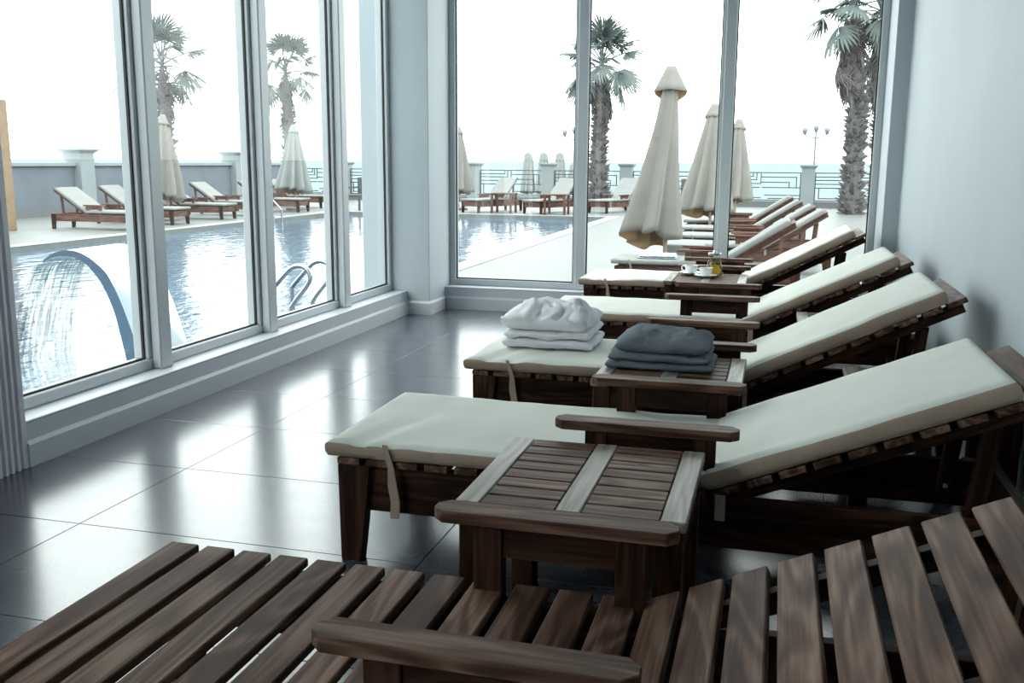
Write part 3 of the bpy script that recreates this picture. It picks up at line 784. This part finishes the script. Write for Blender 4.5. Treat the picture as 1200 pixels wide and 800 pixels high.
# ------------------------------------------------------------------ parasols
def canopy_me(name, H, top_r, hem_r, hem0, hem_amp, lean, folds, seed, nz=22, neck=.75):
    """closed, pleated parasol cloth from z=hem up to H; hem raised on the front (-Y) side; shell with an inner face coloured as lit through"""
    bm = bmesh.new(); n = folds * 8; outer, inn = [], []
    for i in range(nz + 1):
        v = i / nz; ro, ri = [], []
        for k in range(n):
            th = 2 * PI * k / n
            hem = hem0 + hem_amp * (.5 - .5 * math.sin(th)) + .03 * math.sin(folds * th + seed)
            z = hem + (H - hem) * v
            s = 1 - v
            base = top_r + (hem_r - top_r) * (s ** neck) * (1 - .10 * math.exp(-(s / .06)))
            q = folds * th + seed + 1.4 * s; wv = math.sin(q) - .35 * math.sin(2 * q + .6)
            pl = 1 + (.13 + .27 * s) * wv + .10 * s * math.sin(2 * th + seed)
            r = max(base * pl, .02)
            cx = -lean * (s ** 1.2)
            for L, rr in ((ro, r), (ri, r - .012)):
                L.append(bm.verts.new((cx + rr * math.cos(th), rr * math.sin(th) * .85, z)))
        outer.append(ro); inn.append(ri)
    def strip(rows, mi):
        for a, b in zip(rows, rows[1:]):
            for k in range(n):
                f = bm.faces.new((a[k], a[(k + 1) % n], b[(k + 1) % n], b[k])); f.material_index = mi; f.smooth = True
    strip(outer, 0); strip(inn, 1)
    for k in range(n):
        f = bm.faces.new((outer[0][k], outer[0][(k + 1) % n], inn[0][(k + 1) % n], inn[0][k])); f.material_index = 1
    me = bpy.data.meshes.new(name); 
    bmesh.ops.recalc_face_normals(bm, faces=bm.faces)
    bm.to_mesh(me); bm.free(); return me
def vent_me(name, r0, r1, h, n=8, lining=True):
    """small flared top cap, open underneath"""
    bm = bmesh.new(); rows, rin = [], []
    for v in (0, .25, .5, .75, 1):
        ro, ri = [], []
        for k in range(n * 4):
            th = 2 * PI * k / (n * 4); r = r0 + (r1 - r0) * v; c4 = abs(math.cos(2 * th)); r *= .80 + .20 * c4 ** 2; sn = math.sin(th); z = h * v + h * (1 - v) * (-.50 * sn ** .8 if sn > 0 else .06 * sn * sn); r *= 1 - (.45 if sn > 0 else .25) * sn * sn
            ro.append(bm.verts.new((r * math.cos(th), r * math.sin(th), z))); ri.append(bm.verts.new(((r - .01) * math.cos(th), (r - .01) * math.sin(th), z - .006)))
        rows.append(ro); rin.append(ri)
    N_ = n * 4
    for rr, mi in ((rows, 0), (rin, 1)):
        for a, b in zip(rr, rr[1:]):
            for k in range(N_):
                f = bm.faces.new((a[k], a[(k + 1) % N_], b[(k + 1) % N_], b[k])); f.material_index = mi; f.smooth = True
    bm.faces.new(rows[-1])
    for k in range(N_):
        f = bm.faces.new((rows[0][k], rows[0][(k + 1) % N_], rin[0][(k + 1) % N_], rin[0][k])); f.material_index = 1
    me = bpy.data.meshes.new(name); bmesh.ops.recalc_face_normals(bm, faces=bm.faces); bm.to_mesh(me); bm.free(); return me
def parasol(loc, zg, H, hem_r, label, group, lean=.12, folds=7, seed=1.0, mt=None, hem0=.42, hem_amp=.16, cap=(.165, .055, .22), top_r=.075, far=False, neck=.8):
    mt = mt or M['canopy']; root = empty('parasol', (loc[0], loc[1], zg)); tag(root, label, 'parasol', group)
    link('pole', tube_me('pole', [(0, 0, 0.06), (0, 0, H - .02)], .024, 10), M['pole'], root)
    link('base', lathe_me('base', [(.02, .0), (.27, .0), (.27, .05), (.22, .07), (.04, .09), (.04, .16), (.02, .16)], 20), M['plinth'], root)
    me = canopy_me('canopy', H - .10, top_r, hem_r, hem0, hem_amp, lean, folds, seed, neck=neck); me.materials.append(mt); me.materials.append(M['canopy_in'] if not far else mt)
    link('canopy', me, None, root)
    me = vent_me('vent_cap', *cap); me.materials.append(mt); me.materials.append(M['canopy_in'] if not far else mt)
    link('vent_cap', me, None, root, (0, 0, H - cap[2]))
    return root
pm = parasol((-1.235, 11.25), D, 2.43, .25, 'large closed beige parasol with light through its cloth painted peach inside, nearest outside the far window', None, .19, 5, .6, hem0=.38, hem_amp=.22, cap=(.188, .05, .27), top_r=.07, neck=1.15)
# small white label on the nearest parasol's cloth
lb = box('label_tag', (-.165, -.150, 1.66), (-.10, -.144, 1.69), M['out_white'], pm)
PG = 'closed parasols on the terrace'
parasol((-1.13, 17.2), D, 2.36, .33, 'closed beige parasol partly behind the right window post', PG, .10, 7, 2.2)
parasol((-.95, 22.9), D, 2.34, .32, 'closed beige parasol just right of the right window post', PG, .06, 7, 3.1)
parasol((-13.30, 19.2), D, 2.34, .36, 'closed cream parasol in front of the leftmost palm', PG, .06, 7, 4.2, mt=M['canopy'])
parasol((-12.95, 24.6), D, 2.32, .38, 'closed cream parasol in front of the second palm from left', PG, .04, 9, 5.3, mt=M['canopy_far'])
parasol((-8.80, 26.4), D, 2.34, .36, 'closed beige parasol at the left edge of the far window', PG, .06, 7, 6.1)
for x, lab in ((-14.05, 'pale beach parasol beyond the balustrade, leftmost of four'), (-13.15, 'pale beach parasol beyond the balustrade, second of four'), (-12.2, 'pale beach parasol beyond the balustrade, third of four'), (-11.35, 'pale short beach parasol beyond the balustrade, nearest the lamp post')):
    parasol((x, 55), -1.2, 2.9 if x < -12 else 2.3, .33, lab, 'beach parasols beyond the balustrade', .05, 7, x, mt=M['canopy_far'], hem0=.5, far=True, cap=(.30, .12, .5), top_r=.20)
post = box('wooden_post', (-14.52, 15.4, D), (-14.17, 15.6, 2.25), M['tan_post'], None, .01); tag(post, 'tan wooden post beside the fluted pilaster at far left', 'post')

# ------------------------------------------------------------------ promenade lamps
def lamp(loc, zg, H, label, r=.17):
    root = empty('street_lamp', (loc[0], loc[1], zg)); tag(root, label, 'street lamp', 'globe lamps on the promenade')
    link('lamp_post', tube_me('lamp_post', [(0, 0, 0), (0, 0, H)], [.07, .05], 10), M['lamp_post'], root)
    for dx in (-.62, 0, .62):
        arm = [(0, 0, H - .45), (dx * .6, 0, H - .40), (dx, 0, H - .25)] if dx else [(0, 0, H - .3), (0, 0, H - .1)]
        link('lamp_arm', tube_me('lamp_arm', arm, .035, 8), M['lamp_post'], root)
        z = H - .12 if dx else H + .02
        link('lamp_cup', lathe_me('lamp_cup', [(.02, -.14), (.10, -.10), (.13, -.02), (.12, .0), (.02, .0)], 14), M['lamp_post'], root, (dx, 0, z))
        bmx = bmesh.new(); bmesh.ops.create_icosphere(bmx, subdivisions=2, radius=r)
        link('lamp_globe', tomesh(bmx, 'lamp_globe', True), M['lamp_globe'], root, (dx, 0, z + .13))
    return root
lamp((1.88, 60), -1.2, 4.25, 'three globe street lamp beside the right palms')
lamp((-12.40, 60), -1.2, 4.15, 'three globe street lamp half hidden by the middle window post')

# ------------------------------------------------------------------ palms
def frond_me(name, pet, rad, droop, seed, segs=24, spread=118, fold=.0, ragged=.15):
    rnd = random.Random(seed); bm = bmesh.new()
    def bend(x, y, z): return Vector((x, y, z - droop * (x / (pet + rad)) ** 2 * (pet + rad)))
    # petiole
    pts = [bend(pet * k / 5, 0, 0) for k in range(6)]; prev = None
    for k, p in enumerate(pts):
        wv = .034 - .016 * k / 5
        ring = [bm.verts.new(p + Vector(q)) for q in ((0, -wv, 0), (0, 0, wv), (0, wv, 0), (0, 0, -wv * .6))]
        if prev:
            for i in range(4): bm.faces.new((prev[i], prev[(i + 1) % 4], ring[(i + 1) % 4], ring[i]))
        prev = ring
    # fan segments, each a folded tapering blade whose tip hangs
    for i in range(segs):
        a = R(-spread + 2 * spread * (i + .5) / segs) + rnd.uniform(-.03, .03); L = rad * (1 - ragged * rnd.random()) * (1 - .22 * abs(a) / R(spread))
        da = R(spread) / segs * 1.02; rows = []
        for t in (0.04, .35, .62, .85, 1.0):
            wv = {0.04: .04, .35: .36, .62: .62, .85: .42, 1.0: .04}[t] * L * math.tan(da) if t > .04 else .006
            if t <= .35: wv = t * L * math.tan(da)
            tip = -.55 * max(0, t - .5) ** 2 * L * (1 + rnd.random() * 1.2) - fold * abs(math.sin(a)) * t * L
            cx, cy = t * L * math.cos(a), t * L * math.sin(a); nx, ny = -math.sin(a), math.cos(a)
            rows.append([bm.verts.new(bend(pet + cx + nx * s * wv, cy + ny * s * wv, tip + (0.012 if s == 0 else -.01) * (1 if t < .9 else 0))) for s in (-1, 0, 1)])
        for p, q in zip(rows, rows[1:]):
            for k in range(2): bm.faces.new((p[k], p[k + 1], q[k + 1], q[k]))
    me = bpy.data.meshes.new(name); bm.to_mesh(me); bm.free()
    return me
FR = [frond_me('frond', .62, .62, .10, 1, fold=.12), frond_me('frond', .70, .58, .32, 2, fold=.25), frond_me('frond', .66, .60, .60, 3, fold=.40), frond_me('frond', .75, .52, .22, 8, fold=.55)]
FR2 = [frond_me('frond', .72, .62, .10, 21, segs=20, fold=.12), frond_me('frond', .82, .58, .26, 22, segs=20, fold=.3), frond_me('frond', .70, .62, .55, 23, segs=20, fold=.5), frond_me('frond', .80, .56, .16, 28, segs=20, fold=.6)]
DR = [frond_me('dry_frond', .55, .55, .25, 5, segs=16, spread=80, fold=.9, ragged=.45), frond_me('dry_frond', .6, .6, .15, 6, segs=16, spread=70, fold=1.1, ragged=.5)]
for me in FR + FR2: me.materials.append(M['frond'])
for me in DR: me.materials.append(M['dry'])
def palm(loc, zg, ztop, rb, rt, nf, nd, label, seed, scale=1.0, skirt=1.2, lean=(0, 0), boots=170, dry_el=(-80, -60), fr=FR, bl=1.0):
    rnd = random.Random(seed); root = empty('palm_tree', (loc[0], loc[1], zg)); tag(root, label, 'palm', 'palm trees on the terrace')
    H = ztop - zg; pts = []; rads = []
    for k in range(15):
        t = k / 14; pts.append((lean[0] * t * t + .03 * math.sin(t * 7 + seed), lean[1] * t, H * t)); rads.append((rb + (rt - rb) * t ** .7) * (1 + .06 * math.sin(k * 2.3)) * (1 if k < 13 else .72 if k == 13 else .25))
    link('trunk', tube_me('trunk', pts, rads, 14), M['trunk'], root)
    bm = bmesh.new()
    for k in range(boots):                          # old leaf bases standing off the trunk
        t = rnd.random() ** 1.1 * .93; a = rnd.uniform(0, 6.283); i = min(int(t * 14), 13)
        c = Vector(pts[i]).lerp(Vector(pts[i + 1]), t * 14 - i); r = rads[i] * .93
        o = Vector((math.cos(a), math.sin(a), 0)); s = Vector((-math.sin(a), math.cos(a), 0)); b = c + o * r
        L = bl * rnd.uniform(.14, .32) * (1.0 if t < .6 else .75); up = Vector((0, 0, rnd.uniform(.15, .9)))
        d = (o + up).normalized(); wv = .055
        v = [bm.verts.new(b + s * wv - Vector((0, 0, .05))), bm.verts.new(b - s * wv - Vector((0, 0, .05))), bm.verts.new(b + Vector((0, 0, .06))), bm.verts.new(b + d * L)]
        for q in ((0, 1, 3), (1, 2, 3), (2, 0, 3)): bm.faces.new([v[j] for j in q])
    lb = link('leaf_bases', tomesh(bm, 'leaf_bases'), M['boot'], root); lb['kind'] = 'stuff'
    top = Vector(pts[-1])
    for k in range(nf):
        az = k * 2.39996 + rnd.uniform(-.25, .25); t = k / max(nf - 1, 1)
        el = R(82 - 105 * t ** 1.15) + rnd.uniform(-.12, .12)
        v = fr[0] if t < .3 else (fr[1] if rnd.random() < .5 else fr[3]) if t < .68 else fr[2]
        link('frond', v, None, root, top + Vector((0, 0, .04 - .25 * t)), (rnd.uniform(-.5, .5), -el, az), [scale * rnd.uniform(.88, 1.08)] * 3)
    for k in range(nd):
        az = k * 2.39996 + 1.0; el = R(rnd.uniform(*dry_el)); zz = H - .15 - skirt * (k / max(nd, 1))
        o = Vector((math.cos(az), math.sin(az), 0)) * rt * .7
        link('dry_frond', DR[k % 2], None, root, (top.x + o.x, top.y + o.y, zz), (rnd.uniform(-.4, .4), -el, az), [scale * rnd.uniform(.75, 1.05)] * 3)
    return root
palm((-18.6, 27.0), -1.2, 4.10, .25, .15, 17, 6, 'leftmost palm, rising behind the grey terrace wall', 11, 1.15, .9, boots=240, fr=FR2, bl=.8)
palm((-17.9, 33.6), -1.2, 4.45, .28, .17, 18, 8, 'second palm from left, directly behind a cream parasol', 23, 1.15, 1.2, boots=240, fr=FR2, bl=.8)
palm((-5.50, 30.6), D, 4.25, .27, .15, 22, 16, 'palm with shaggy trunk beside the middle window post', 34, 1.15, .8, boots=520, bl=.75)
palm((1.95, 28.3), D, 5.35, .27, .16, 22, 34, 'shaggy palm with brown dead fronds near the right window edge', 61, 1.12, 1.6, lean=(-.28, 0), boots=700, fr=FR2, bl=.75)
palm((2.75, 29.7), D, 5.4, .24, .15, 18, 30, 'rear palm of the right pair, partly hidden by the window frame', 58, 1.1, 1.6, lean=(-.3, 0), boots=500, bl=.7)
